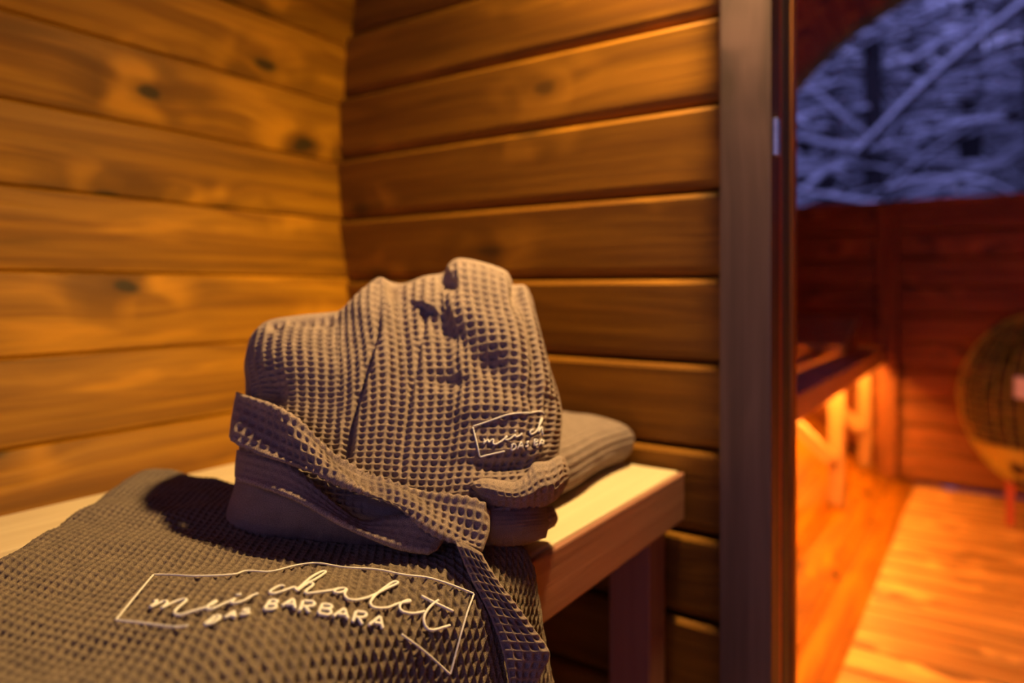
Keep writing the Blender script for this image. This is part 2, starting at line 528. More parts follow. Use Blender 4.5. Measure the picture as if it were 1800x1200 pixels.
# ------------------------------------------------------------------ hot-room bench with the light under its front
SB_X = -0.305
def sauna_bench(sg, label, led_y):
    """sg = -1: left bench, sg = +1: added unseen twin whose strip lights the aisle"""
    def mx(d0, d1):                       # distances behind the front edge -> x range
        xa, xb = (SB_X - d0, SB_X - d1) if sg < 0 else (2 * XC - SB_X + d0, 2 * XC - SB_X + d1)
        return min(xa, xb), max(xa, xb)
    sb = tag(empty('sauna_bench', (sg * 0.5, 1.8, 0)), label, 'bench')
    for d0, d1 in ((0.0235, 0.092), (0.122, 0.192), (0.222, 0.292), (0.322, 0.392)):
        long_board('slat', *mx(d0, d1), 0.84, 2.70, BENCH_Z - 0.026, BENCH_Z, M_SBENCH, sb)
    long_board('front_rail', *mx(0, 0.023), 0.84, 2.752, BENCH_Z - 0.050, BENCH_Z, M_RAIL, sb)
    for yy in (1.58, 2.20, 2.73):
        up_board('leg', *mx(0.042, 0.082), yy - 0.035, yy, 0.04, BENCH_Z - 0.028, M_SLEG, sb)
        cross_board('bearer', *mx(0.084, 0.39), yy - 0.035, yy, BENCH_Z - 0.075, BENCH_Z - 0.0275, M_SLEG, sb)
        xa = mx(0.065, 0.245)
        x0, x1 = (xa[1], xa[0]) if sg < 0 else xa
        p0 = np.array([x0, yy - 0.052, 0.17]); p1 = np.array([x1, yy - 0.052, 0.33])
        L = np.linalg.norm(p1 - p0); X = Vector((p1 - p0) / L); Yv = Vector((0, 1, 0)); Zv = X.cross(Yv)
        link('brace', cbox(L, 0.03, 0.035, 0.003), M_SLEG, sb, Matrix.Translation(Vector((p0 + p1) / 2)) @ Matrix((X, Yv, Zv)).transposed().to_4x4())
    led = long_board('led_strip', *mx(0.028, 0.038), *led_y, BENCH_Z - 0.040, BENCH_Z - 0.030, M_LED, sb, 0.001)
    tag(led, 'glowing amber light strip')
sauna_bench(-1, 'slatted bench in the back room beyond the door post, lit from below', (0.95, 2.66))
sauna_bench(1, 'added unseen slatted bench with a light strip on the right side of the back room', (1.3, 2.0))  # added out of view; its strip brightens the left rail and floor

# sloped slatted headrest at the far end of the bench
hr = tag(empty('headrest', (-0.55, 2.55, BENCH_Z)), 'dark sloping wooden headrest at the far end of the lit bench', 'headrest')
for i in range(4):
    t0 = i * 0.07
    Mx = Matrix.Translation((-0.56, 2.40, BENCH_Z + 0.018)) @ Matrix.Rotation(math.radians(17), 4, 'X') @ Matrix.Translation((0, t0 + 0.033, 0))
    link('slat', cbox(0.36, 0.0685, 0.018, 0.002), M_SBENCH, hr, Mx)
for xx in (-0.70, -0.40):
    V = [(xx - 0.012, 2.40, BENCH_Z + 0.001), (xx - 0.012, 2.645, BENCH_Z + 0.001), (xx - 0.012, 2.645, BENCH_Z + 0.082), (xx - 0.012, 2.40, BENCH_Z + 0.008)]
    V += [(a + 0.024, b_, c) for a, b_, c in V]
    link('side_wedge', me_from(V, [(0, 1, 2, 3), (7, 6, 5, 4), (0, 4, 5, 1), (1, 5, 6, 2), (2, 6, 7, 3), (3, 7, 4, 0)]), M_FASCIA, hr)

# ------------------------------------------------------------------ stove: egg-shaped wire cage full of stones
SX, SY = 0.125, 2.42
stove = tag(empty('sauna_stove', (SX, SY, 0)), 'egg-shaped wire cage stove holding dark stones by the end wall', 'stove')
prof_z = np.array([0.105, 0.12, 0.16, 0.22, 0.29, 0.36, 0.43, 0.49, 0.54, 0.575, 0.59])
prof_r = np.array([0.055, 0.09, 0.135, 0.175, 0.20, 0.208, 0.195, 0.165, 0.125, 0.075, 0.03])
def rad(z): return np.interp(z, prof_z, prof_r)
mb = MB()
for z in np.linspace(0.105, 0.59, 24):
    r = float(rad(z)); t = np.linspace(0, 2 * math.pi, 41)
    mb.add(*tube(np.stack([SX + r * np.cos(t), SY + r * np.sin(t), np.full_like(t, z)], 1), 0.0010, 4, False))
link('cage_rings', mb.mesh(True), M_WIRE, stove)
mb = MB()
zz = np.linspace(0.105, 0.59, 22)
for k in range(40):
    t = 2 * math.pi * k / 40; r = rad(zz) + 0.003
    mb.add(*tube(np.stack([SX + r * math.cos(t), SY + r * math.sin(t), zz], 1), 0.0011, 4, False))
link('cage_wires', mb.mesh(True), M_WIRE, stove)
for k in range(3):
    t = math.radians(200 + 120 * k)
    link('leg', box(SX + 0.09 * math.cos(t) - 0.011, SX + 0.09 * math.cos(t) + 0.011, SY + 0.09 * math.sin(t) - 0.011, SY + 0.09 * math.sin(t) + 0.011, 0.0, 0.135, 0.002), M_RED, stove)
zb_ = np.linspace(0.108, 0.235, 10); tb_ = np.linspace(0, 2 * math.pi, 49)
ZB, TBq = np.meshgrid(zb_, tb_, indexing='ij'); RBq = rad(ZB) - 0.003
link('bottom_bowl', me_np(np.stack([SX + RBq * np.cos(TBq), SY + RBq * np.sin(TBq), ZB], -1).reshape(-1, 3), grid_faces(10, 49)), M_WIRE, stove)  # solid bowl added so the cage bottom catches more strip light
link('front_plate', box(0.045, 0.082, SY - 0.212, SY - 0.206, 0.375, 0.43, 0.002), M_PLATE, stove)  # small pale plate on the cage front
link('heater_core', box(SX - 0.06, SX + 0.06, SY - 0.06, SY + 0.06, 0.12, 0.45, 0.01), M_BLACK, stove)
# stones inside
bases = []
for s in range(5):
    bm = bmesh.new(); bmesh.ops.create_icosphere(bm, subdivisions=2, radius=1)
    ph = rng.uniform(0, 6, (4, 3)); am = rng.uniform(0.05, 0.14, 4); fq = rng.uniform(1.2, 3.2, (4, 3))
    for v in bm.verts:
        d = sum(am[i] * math.sin(fq[i] @ np.array(v.co) * 1.4 + ph[i, 0]) for i in range(4))
        v.co *= (1 + d)
    me = bpy.data.meshes.new('stone'); bm.to_mesh(me); bm.free()
    me.materials.append(M_STONE); bases.append(me)
cnt = 0
for z in np.arange(0.15, 0.57, 0.047):
    r = float(rad(z)) - 0.036
    if r < 0.02: r = 0.02
    m = max(1, int(2 * math.pi * r / 0.062))
    for k in range(m):
        t = 2 * math.pi * (k + rng.uniform(-.2, .2)) / m + z * 37
        o = bpy.data.objects.new('stone', bases[cnt % 5]); COL.objects.link(o)
        o.location = (SX + r * math.cos(t), SY + r * math.sin(t), z + rng.uniform(-.008, .008))
        o.rotation_euler = rng.uniform(0, 6, 3)
        s = rng.uniform(0.027, 0.034); o.scale = (s * 1.1, s, s * 0.85)
        tag(o, 'dark round stone inside the wire cage stove', 'stone', 'stones in the stove')
        cnt += 1

# ------------------------------------------------------------------ lamp over the doorway (out of the picture)
lamp = tag(empty('wall_lamp', LAMP_POS), 'small round amber wall lamp above the doorway', 'lamp')
bm = bmesh.new(); bmesh.ops.create_icosphere(bm, subdivisions=3, radius=0.026)
me = bpy.data.meshes.new('globe'); bm.to_mesh(me); bm.free()
link('globe', me, M_LAMP, lamp, Matrix.Translation(LAMP_POS))
V, F = tube([(LAMP_POS[0], LAMP_POS[1] + 0.050, LAMP_POS[2] + 0.03), (LAMP_POS[0], YP - 0.004, LAMP_POS[2] + 0.03)], 0.012, 14)
link('arm', me_from(V, F), M_BLACK, lamp)
mb = MB()
prof = [(0.050 * math.sin(t), 0.050 * math.cos(t)) for t in np.linspace(0.02, 1.57, 9)] + [(0.050, -0.034), (0.047, -0.034)]
prof += [(0.047 * math.sin(t), 0.047 * math.cos(t)) for t in np.linspace(1.57, 0.02, 9)]
V = [(LAMP_POS[0] + r * math.cos(2 * math.pi * k / 28), LAMP_POS[1] + r * math.sin(2 * math.pi * k / 28), LAMP_POS[2] + z) for r, z in prof for k in range(28)]
F = [(i * 28 + k, i * 28 + (k + 1) % 28, (i + 1) * 28 + (k + 1) % 28, (i + 1) * 28 + k) for i in range(19) for k in range(28)]
link('shade', me_from(V, F, True), M_BLACK, lamp)  # unseen shade added to cut ceiling bounce and the pane reflection


# ================================================================== ROBES
def catmull(pts, n):
    P = np.asarray(pts, float)
    if len(P) == 2:
        t = np.linspace(0, 1, n)[:, None]; return P[0] * (1 - t) + P[1] * t
    Q = np.vstack([2 * P[0] - P[1], P, 2 * P[-1] - P[-2]])
    out = []
    for i in range(1, len(Q) - 2):
        t = np.linspace(0, 1, 16, endpoint=False)[:, None]
        p0, p1, p2, p3 = Q[i - 1], Q[i], Q[i + 1], Q[i + 2]
        out.append(0.5 * ((2 * p1) + (-p0 + p2) * t + (2 * p0 - 5 * p1 + 4 * p2 - p3) * t ** 2 + (-p0 + 3 * p1 - 3 * p2 + p3) * t ** 3))
    out = np.vstack(out + [P[-1:]])
    s = np.r_[0, np.cumsum(np.linalg.norm(np.diff(out, axis=0), axis=1))]
    t = np.linspace(0, s[-1], n)
    return np.stack([np.interp(t, s, out[:, k]) for k in range(out.shape[1])], 1)


def coons(L, T, R, B, ns, nt):
    L, R, T, B = catmull(L, nt), catmull(R, nt), catmull(T, ns), catmull(B, ns)
    s = np.linspace(0, 1, ns)[:, None, None]; t = np.linspace(0, 1, nt)[None, :, None]
    C = (1 - t) * B[:, None] + t * T[:, None] + (1 - s) * L[None] + s * R[None]
    C -= (1 - s) * (1 - t) * L[0] + s * (1 - t) * R[0] + (1 - s) * t * L[-1] + s * t * R[-1]
    return C[..., 0], C[..., 1], s[..., 0] + 0 * t[..., 0], t[..., 0] + 0 * s[..., 0]


def normals(P):
    du = np.gradient(P, axis=0); dv = np.gradient(P, axis=1)
    n = np.cross(du, dv)
    n /= np.linalg.norm(n, axis=2)[..., None] + 1e-12
    return n


def waffle(p, q, c, sharp=1.6):
    """0 in the pit of a cell, 1 on the ridges"""
    fx = np.abs(2 * (p / c - np.floor(p / c)) - 1); fy = np.abs(2 * (q / c - np.floor(q / c)) - 1)
    a, b_ = fx ** sharp, fy ** sharp
    k = 6.0
    return np.clip(np.log(np.exp(k * a) + np.exp(k * b_)) / k - 0.06, 0, 1.1)


def pits(p, q, c, k=0.85):
    """rounded pits between broad soft ridges"""
    return 1 - (np.sin(math.pi * p / c) ** 2 * np.sin(math.pi * q / c) ** 2) ** k


def pnoise(x, y, seed, n=7, f0=1.0):
    r = np.random.default_rng(seed); o = np.zeros_like(x)
    for i in range(n):
        a = r.uniform(0, 6.28); f = f0 * r.uniform(0.5, 2.2)
        o += np.sin(f * (math.cos(a) * x + math.sin(a) * y) + r.uniform(0, 6.28)) / n
    return o


def seg_dist(px, py, pts):
    """distance and signed side (positive above the line) to a polyline, in pixels"""
    best = np.full(px.shape, 1e9); side = np.zeros(px.shape); tt = np.zeros(px.shape)
    L = 0; segs = []
    for (x0, y0), (x1, y1) in zip(pts[:-1], pts[1:]):
        l = math.hypot(x1 - x0, y1 - y0); segs.append((x0, y0, x1, y1, L, l)); L += l
    for x0, y0, x1, y1, l0, l in segs:
        t = np.clip(((px - x0) * (x1 - x0) + (py - y0) * (y1 - y0)) / (l * l), 0, 1)
        dx = px - (x0 + t * (x1 - x0)); dy = py - (y0 + t * (y1 - y0))
        d = np.hypot(dx, dy); m = d < best
        cr = ((x1 - x0) * (py - y0) - (y1 - y0) * (px - x0))
        best = np.where(m, d, best); side = np.where(m, -np.sign(cr), side); tt = np.where(m, (l0 + t * l) / L, tt)
    return best, side, tt


SURF = {}


def cloth_patch(name, L, T, R, B, parent, mat, zout, front, back, cell=0.0062, depth=0.0018, size=(0.25, 0.24),
                res=0.0009, rs=3.0, rtop=3.0, rbot=None, feat=None, edge=0.03, noise=0.0, seed=1, key=None, pscale=1.0, sharp=1.1):
    """a padded piece of cloth: traced outline at depth zout(s,t), puffed by front / back metres"""
    ns = int(size[0] / res) + 1; nt = int(size[1] / res) + 1
    px, py, s, t = coons(L, T, R, B, ns, nt)
    rnd_s = np.clip(1 - np.abs(2 * s - 1) ** rs, 0, 1) ** 0.5
    rt = np.clip(1 - np.clip(t, 0, 1) ** rtop, 0, 1) ** 0.5
    if rbot: rt = rt * np.clip(1 - (1 - t) ** rbot, 0, 1) ** 0.5
    puff = rnd_s * rt
    Zo = zout(s, t) if callable(zout) else np.full_like(s, zout)
    fr_ = front(s, t) if callable(front) else front
    Zf = Zo - fr_ * puff
    P = at(px, py, Zf)
    nrm = normals(P)
    cdir = np.array([0, 0, CAMZ]) - P
    if (nrm * cdir).sum() < 0: nrm = -nrm
    m = np.clip(np.minimum(np.minimum(s, 1 - s), np.minimum(t, 1 - t)) / edge, 0, 1)
    p = s * size[0]; q = t * size[1]
    disp = (pits(p * pscale, q, cell) - 0.6) * depth
    if noise: disp = disp + noise * pnoise(p, q, seed, 8, 60) + 0.4 * noise * pnoise(p, q, seed + 50, 8, 220)
    if feat is not None: disp = disp + feat(px, py, s, t)
    wf = (pits(p * pscale, q, cell) - 0.6) * depth
    Pr = P + nrm * ((disp - wf) * m + depth * 0.42)[..., None]
    P = P + nrm * (disp * m)[..., None]
    Pb = at(px, py, Zo + back * puff)
    nb_ = normals(Pb)
    if (nb_ * (Pb - P)).sum() < 0: nb_ = -nb_
    Pb = Pb + nb_ * ((wf + noise * 2 * pnoise(p, q, seed + 9, 8, 50)) * m)[..., None]
    V = np.vstack([P.reshape(-1, 3), Pb.reshape(-1, 3)])
    uv = np.stack([p.ravel(), q.ravel()], 1)
    d1 = P[1, 1] - P[0, 0]
    f1 = grid_faces(ns, nt); f2 = grid_faces(ns, nt, ns * nt, True)
    n0 = np.cross(P[ns // 2 + 1, nt // 2] - P[ns // 2, nt // 2], P[ns // 2, nt // 2 + 1] - P[ns // 2, nt // 2])
    if n0 @ (np.array([0, 0, CAMZ]) - P[ns // 2, nt // 2]) < 0:
        f1 = f1[:, ::-1]; f2 = f2[:, ::-1]
    o = link(name, me_np(V, np.vstack([f1, f2]), np.vstack([uv, uv])), mat, parent)
    if key: SURF[key] = (px.ravel(), py.ravel(), Pr.reshape(-1, 3), nrm.reshape(-1, 3))
    return o


def on_surface(key, pts, lift):
    X, Y, P, Nn = SURF[key]
    out = []
    for x, y in pts:
        d = (X - x) ** 2 + (Y - y) ** 2
        i = np.argpartition(d, 5)[:5]; w = 1 / (d[i] + 0.3); w /= w.sum()
        out.append((w[:, None] * (P[i] + Nn[i] * lift)).sum(0))
    return np.array(out)


def strokes(key, lines, lift, r, smooth=True, step=2.0):
    mb = MB()
    for pts in lines:
        l = sum(math.dist(a, b_) for a, b_ in zip(pts[:-1], pts[1:]))
        n = max(3, int(l / step))
        q = catmull(pts, n) if smooth and len(pts) > 2 else catmull(pts[:2], n) if len(pts) == 2 else polyres(pts, step)
        P = on_surface(key, q, lift)
        if len(P) > 6:
            k = np.array([1, 2, 3, 2, 1.]) / 9
            Q = np.vstack([P[:1], P[:1], P, P[-1:], P[-1:]])
            P = np.stack([np.convolve(Q[:, i], k, 'valid') for i in range(3)], 1)
        mb.add(*tube(P, r, 7))
    return mb.mesh(True)


def polyres(pts, step):
    out = []
    for a, b_ in zip(pts[:-1], pts[1:]):
        n = max(2, int(math.dist(a, b_) / step))
        out += [(a[0] + (b_[0] - a[0]) * t, a[1] + (b_[1] - a[1]) * t) for t in np.linspace(0, 1, n, endpoint=False)]
    return out + [pts[-1]]


# ------------------------------------------------------------------ robe 1: spread flat over the bench front
R1_P0 = np.array([-0.672, 0.366]); R1_E1 = np.array([math.cos(math.radians(7)), math.sin(math.radians(7))])
R1_E2 = np.array([0.66, -0.751]); R1_X0 = -0.306; R1_R = 0.042; R1_H = 0.026


def r1_surf(a, b_):
    x = R1_P0[0] + a * R1_E1[0] + b_ * R1_E2[0]; yv = R1_P0[1] + a * R1_E1[1] + b_ * R1_E2[1]
    zt = BENCH_Z + R1_H + 0.0045 * pnoise(x, yv, 11, 6, 28) + 0.003 * pnoise(x, yv, 5, 6, 60)
    zt = zt + 0.006 * np.exp(-((x + 0.33) / 0.05) ** 2 - ((yv - 0.22) / 0.08) ** 2)
    s = x - R1_X0
    e = math.radians(81)
    phi = np.clip(s / R1_R, 0, e)
    ext = np.maximum(s - R1_R * e, 0)
    X = np.where(s > 0, R1_X0 + R1_R * np.sin(phi) + ext * math.cos(e), x)
    Z = np.where(s > 0, zt - R1_R * (1 - np.cos(phi)) - ext * math.sin(e), zt)
    wav = np.clip(s / 0.1, 0, 1) * 0.006 * np.sin(yv * 38 + 0.8)
    return np.stack([X + wav, yv, Z], -1)


da = 0.001
rc = 0.022
a = np.arange(-rc * 1.6, 0.60, da); b_ = np.arange(-rc * 1.6, 0.44, da)
A, Bq = np.meshgrid(a, b_, indexing='ij')
Ac, Bc = np.maximum(A, 0), np.maximum(Bq, 0)
S0 = r1_surf(Ac, Bc); h_ = 0.002
TA = (r1_surf(Ac + h_, Bc) - S0); TB = (r1_surf(Ac, Bc + h_) - S0)
TA /= np.linalg.norm(TA, axis=2)[..., None]; TB /= np.linalg.norm(TB, axis=2)[..., None]
NR = np.cross(TB, TA); NR /= np.linalg.norm(NR, axis=2)[..., None]
for D, Tn in ((A, TA), (Bq, TB)):
    ph = np.clip(-D / rc, 0, 1.6)
    S0 = S0 - Tn * (rc * np.sin(ph))[..., None] - NR * (rc * (1 - np.cos(ph)))[..., None]
N1 = normals(S0)
if (N1 * NR).sum() < 0: N1 = -N1
C1 = 0.0068
wob = 0.0006 * pnoise(A, Bq, 21, 6, 300)
disp = (waffle(A + wob, Bq + wob, C1, 1.2) - 0.5) * 0.0040
S1 = S0 + N1 * disp[..., None]
robe1 = tag(empty('bathrobe', (-0.45, 0.25, BENCH_Z)), 'dark grey waffle robe spread flat over the bench front, large white embroidered lettering', 'robe')
na, nb = A.shape
f1 = grid_faces(na, nb)
n0 = np.cross(S1[201, 200] - S1[200, 200], S1[200, 201] - S1[200, 200])
if n0[2] < 0: f1 = f1[:, ::-1]
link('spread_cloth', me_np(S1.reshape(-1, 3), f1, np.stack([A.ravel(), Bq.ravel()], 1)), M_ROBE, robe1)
X_, Y_, Z_ = project(S0 + N1 * 0.0019)
vis = ((A >= 0) & (Bq >= 0)).ravel()
SURF['robe1'] = (X_.ravel()[vis], Y_.ravel()[vis], (S0 + N1 * 0.0019).reshape(-1, 3)[vis], N1.reshape(-1, 3)[vis])


def z5(*p): return [(180 + x / 4.737, 980 + y_ / 4.737) for x, y_ in p]
def z6(*p): return [(520 + x / 3.913, 960 + y_ / 3.913) for x, y_ in p]
def z4(*p): return [(680 + x / 4, 680 + y_ / 4) for x, y_ in p]


frame1 = [
    z5((425, 148), (600, 152), (780, 160), (1080, 148), (1200, 117), (1400, 122)) + [(520, 995), (558, 991)] + z6((330, 150), (560, 165), (740, 200), (900, 218), (1050, 262), (1222, 328)),
    z5((425, 148), (270, 335), (112, 528)),
    z5((112, 528), (300, 548), (600, 585), (720, 573)),
    z6((1222, 328), (1155, 520), (1058, 880)),
    z6((720, 605), (880, 720), (1058, 880))]
script1 = [
    z5((425, 378), (462, 362), (440, 390), (392, 425)), z5((400, 425), (500, 378), (545, 375), (535, 395), (490, 435)),
    z5((495, 432), (600, 380), (690, 355), (700, 368), (640, 420), (600, 460), (610, 483), (660, 487), (760, 455), (880, 420), (955, 372), (925, 378), (868, 425), (885, 443), (930, 432), (1010, 395), (1060, 375), (1108, 350)),
    z5((1108, 350), (1068, 383), (1110, 390), (1190, 362), (1250, 325), (1300, 308)), z5((1112, 324), (1135, 320), (1158, 316)),
    z5((1515, 250), (1480, 243), (1410, 278), (1388, 303), (1440, 307), (1600, 255)) + z6((0, 310), (100, 225), (180, 182), (210, 183), (150, 225), (60, 275), (5, 318)),
    z6((5, 318), (60, 268), (115, 262), (118, 275), (65, 318), (65, 332), (130, 327), (250, 310), (300, 298), (350, 303), (310, 326), (262, 326), (262, 312), (300, 298)),
    z6((350, 303), (332, 335), (350, 368), (400, 378), (460, 368), (515, 350), (640, 290), (700, 262), (700, 252), (660, 256), (560, 330), (510, 390), (522, 422), (580, 433), (640, 425), (700, 400), (750, 392), (790, 384), (775, 376), (735, 388), (710, 412), (722, 450), (780, 466), (840, 462), (885, 450)),
    z6((980, 372), (920, 420), (880, 480), (878, 530), (900, 568), (940, 578), (1000, 562), (1058, 545)), z6((858, 345), (960, 395), (1080, 450))]
caps1 = [
    z5((850, 572), (940, 500)), z5((940, 500), (985, 497), (965, 525), (920, 552), (850, 572)),
    z5((1015, 515), (1095, 462)), z5((1095, 462), (1100, 510)), z5((1048, 497), (1098, 490)),
    z5((1232, 442), (1185, 443), (1170, 458), (1225, 466), (1200, 482), (1140, 485)),
    z5((1345, 445), (1395, 365)), z5((1395, 365), (1460, 370), (1440, 396), (1370, 405)), z5((1370, 405), (1448, 408), (1430, 438), (1345, 445)),
    z5((1490, 415), (1585, 355)), z5((1585, 355), (1605, 440)), z5((1530, 400), (1595, 402)),
    z6((22, 460), (48, 385)), z6((48, 385), (120, 392), (118, 420), (38, 425)), z6((62, 424), (95, 468)),
    z6((150, 470), (180, 405)), z6((180, 405), (243, 415), (235, 438), (165, 438)), z6((165, 438), (236, 448), (225, 480), (150, 470)),
    z6((250, 490), (330, 435)), z6((330, 435), (355, 510)), z6((282, 474), (344, 480)),
    z6((385, 530), (410, 455)), z6((410, 455), (478, 464), (470, 494), (398, 494)), z6((425, 496), (455, 548)),
    z6((495, 550), (575, 487)), z6((575, 487), (592, 575)), z6((528, 530), (584, 538))]
emb = empty('embroidery', (-0.35, 0.25, BENCH_Z + 0.03)); emb.parent = robe1; emb.location = emb.location - robe1.location
tag(emb, 'white stitched lettering in a rectangular frame')
def link_sub(name, me, mat, par, root):
    o = link(name, me, mat); o.parent = par; o.location = -(root.location + par.location); return o
link_sub('frame_stitching', strokes('robe1', frame1, 0.0006, 0.0006), M_THREAD, emb, robe1)
link_sub('script_lettering', strokes('robe1', script1, 0.0007, 0.00085), M_THREAD, emb, robe1)
link_sub('capital_lettering', strokes('robe1', caps1, 0.0007, 0.0010), M_THREAD, emb, robe1)

# ------------------------------------------------------------------ robe 2: folded upright heap tied with its belt
robe2 = tag(empty('folded_bathrobe', (-0.38, 0.42, BENCH_Z + 0.03)), 'bulky folded grey-brown waffle robe heaped on the flat robe, tied with its belt', 'robe')
crease1 = [(668, 500), (667, 580), (645, 660), (621, 739), (612, 800)]
crease2 = [(748, 550), (736, 640), (722, 700), (712, 760), (706, 830)]
stitch = [(593, 575), (596, 700), (600, 785)]
ridge = [(775, 555), (820, 575), (870, 625), (915, 665), (960, 690)]


def feat2(px, py, s, t):
    o = np.zeros_like(px)
    d, sd, tt = seg_dist(px, py, crease1)
    o -= (0.002 + 0.004 * tt) * np.exp(-(d / (4 + 4 * tt)) ** 2)
    o += 0.004 * np.where(px > np.interp(py, [q[1] for q in crease1], [q[0] for q in crease1]), np.exp(-(d / 40) ** 2), 0) * np.clip(d / 6, 0, 1)
    d, sd, tt = seg_dist(px, py, crease2); o -= 0.0028 * np.exp(-(d / 5) ** 2); o += 0.003 * np.exp(-(d / 22) ** 2)
    d, sd, tt = seg_dist(px, py, stitch); o += 0.0011 * np.exp(-(d / 2.5) ** 2)
    # fold across the right panel
    d, sd, tt = seg_dist(px, py, ridge); sg = d * sd
    o += (0.0040 * np.exp(-((sg - 22) / 28) ** 2) - 0.0045 * np.exp(-((sg + 18) / 22) ** 2)) * np.clip(np.minimum(1 - s, 0.25) / 0.2, 0, 1)
    for (x, y_, rx, ry, amp) in ((790, 668, 36, 14, -0.006), (850, 640, 40, 20, -0.004), (540, 563, 34, 9, -0.009), (484, 573, 12, 10, -0.007), (575, 565, 14, 8, -0.006),
                                 (480, 690, 22, 26, -0.009), (560, 700, 50, 26, -0.003), (787, 497, 13, 14, -0.010), (690, 510, 14, 22, -0.009),
                                 (860, 720, 70, 22, 0.004), (640, 540, 26, 40, 0.004), (520, 630, 60, 40, 0.006), (900, 590, 40, 50, 0.004),
                                 (905, 525, 8, 22, -0.006), (890, 815, 70, 16, -0.010), (965, 755, 10, 60, -0.006)):
        o += amp * np.exp(-((px - x) / rx) ** 2 - ((py - y_) / ry) ** 2)
    return o


def z2(s, t): return 0.545 + 0.115 * t * (0.5 + 0.5 * np.clip(s / 0.5, 0, 1))
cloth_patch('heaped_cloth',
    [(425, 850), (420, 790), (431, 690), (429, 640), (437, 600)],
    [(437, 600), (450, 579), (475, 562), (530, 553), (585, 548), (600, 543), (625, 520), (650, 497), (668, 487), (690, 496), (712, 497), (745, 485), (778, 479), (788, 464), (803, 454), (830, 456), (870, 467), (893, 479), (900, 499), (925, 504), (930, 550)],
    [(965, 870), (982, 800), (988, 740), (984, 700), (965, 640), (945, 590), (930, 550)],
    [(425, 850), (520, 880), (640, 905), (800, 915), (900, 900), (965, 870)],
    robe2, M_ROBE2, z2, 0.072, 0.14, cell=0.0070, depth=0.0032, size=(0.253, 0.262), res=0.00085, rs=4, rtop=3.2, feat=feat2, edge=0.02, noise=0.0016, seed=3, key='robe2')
# lower folds
cloth_patch('lower_fold', [(395, 945), (398, 900), (412, 850), (416, 790)], [(416, 790), (600, 815), (800, 860), (960, 880)],
    [(960, 945), (966, 915), (960, 880)], [(395, 945), (520, 968), (700, 985), (860, 972), (960, 945)],
    robe2, M_ROBE2, lambda s, t: 0.535 + 0.02 * t - 0.02 * s, 0.068, 0.09, cell=0.0062, depth=0.0007, size=(0.25, 0.08), res=0.0014, rs=4, rtop=4, rbot=3, noise=0.002, seed=8, edge=0.03)
cloth_patch('side_fold', [(838, 868), (830, 860), (820, 851)], [(820, 851), (850, 840), (880, 843), (905, 845), (925, 833), (938, 813), (962, 810), (985, 800), (997, 815)],
    [(998, 850), (1002, 832), (997, 815)], [(838, 868), (862, 892), (905, 901), (950, 893), (980, 876), (998, 850)],
    robe2, M_ROBE2, lambda s, t: 0.492 + 0.055 * s ** 2, 0.030, 0.05, cell=0.0055, depth=0.0014, size=(0.085, 0.035), res=0.0006, rs=3, rtop=2.2, rbot=2.2, noise=0.0026, seed=4, edge=0.08)
cloth_patch('hem_fold', [(858, 938), (852, 915), (858, 895)], [(858, 895), (905, 903), (950, 893), (972, 888)],
    [(975, 925), (981, 910), (972, 888)], [(858, 938), (905, 941), (950, 936), (975, 925)],
    robe2, M_ROBE2, lambda s, t: 0.50 + 0.045 * s ** 2, 0.026, 0.05, cell=0.0055, depth=0.0014, size=(0.06, 0.022), res=0.0006, rs=3, rtop=2.2, rbot=2.2, noise=0.0022, seed=6, edge=0.08)

# the belt and its strands
def fbelt(px, py, s, t):
    return 0.0035 * np.exp(-((t - 0.93) / 0.05) ** 2) + 0.002 * np.exp(-((t - 0.06) / 0.05) ** 2) + 0.0025 * np.sin(s * 17 + t * 5)
cloth_patch('belt', [(402, 768), (407, 730), (415, 688)], [(415, 688), (440, 697), (480, 715), (530, 746), (580, 790), (615, 822), (645, 846), (700, 852), (760, 866), (820, 880), (862, 896)],
    [(848, 971), (860, 935), (862, 896)], [(402, 768), (425, 780), (480, 806), (540, 828), (590, 842), (635, 860), (680, 882), (740, 920), (800, 952), (848, 971)],
    robe2, M_ROBE2, lambda s, t: 0.464 + 0.075 * (1 - s) ** 5 + 0.022 * t - 0.008 * s, 0.007, 0.002, cell=0.0068, depth=0.0026, size=(0.225, 0.034), res=0.0007, rs=30, rtop=12, rbot=12, feat=fbelt, edge=0.03, noise=0.0014, seed=9)
cloth_patch('belt_strand', [(412, 838), (413, 815), (416, 790)], [(416, 790), (500, 812), (550, 845), (600, 890), (640, 913), (690, 905), (735, 906), (782, 938)],
    [(768, 968), (778, 953), (782, 938)], [(412, 838), (480, 858), (540, 882), (600, 915), (660, 943), (710, 960), (768, 968)],
    robe2, M_ROBE2, lambda s, t: 0.457 + 0.075 * (1 - s) ** 5 + 0.010 * t - 0.002 * s, 0.005, 0.002, cell=0.006, depth=0.0012, size=(0.15, 0.022), res=0.0008, rs=30, rtop=12, rbot=12, feat=lambda px, py, s, t: 0.004 * np.exp(-((t - 0.06) / 0.08) ** 2), edge=0.04, noise=0.001, seed=12)
def near_z(s, t):
    return 0.452 - 0.016 * (1 - t) + 0.012 * (1 - t) * s
cloth_patch('belt_tail', [(900, 1222), (885, 1150), (860, 1080), (825, 1010), (800, 950)], [(800, 950), (818, 955), (842, 968)],
    [(935, 1222), (955, 1178), (966, 1146), (930, 1095), (890, 1040), (862, 1000), (842, 968)], [(900, 1222), (918, 1224), (935, 1222)],
    robe2, M_ROBE2, near_z, 0.005, 0.002, cell=0.0068, depth=0.0026, size=(0.034, 0.12), res=0.0006, rs=14, rtop=30, rbot=30, edge=0.03, noise=0.001, seed=14)

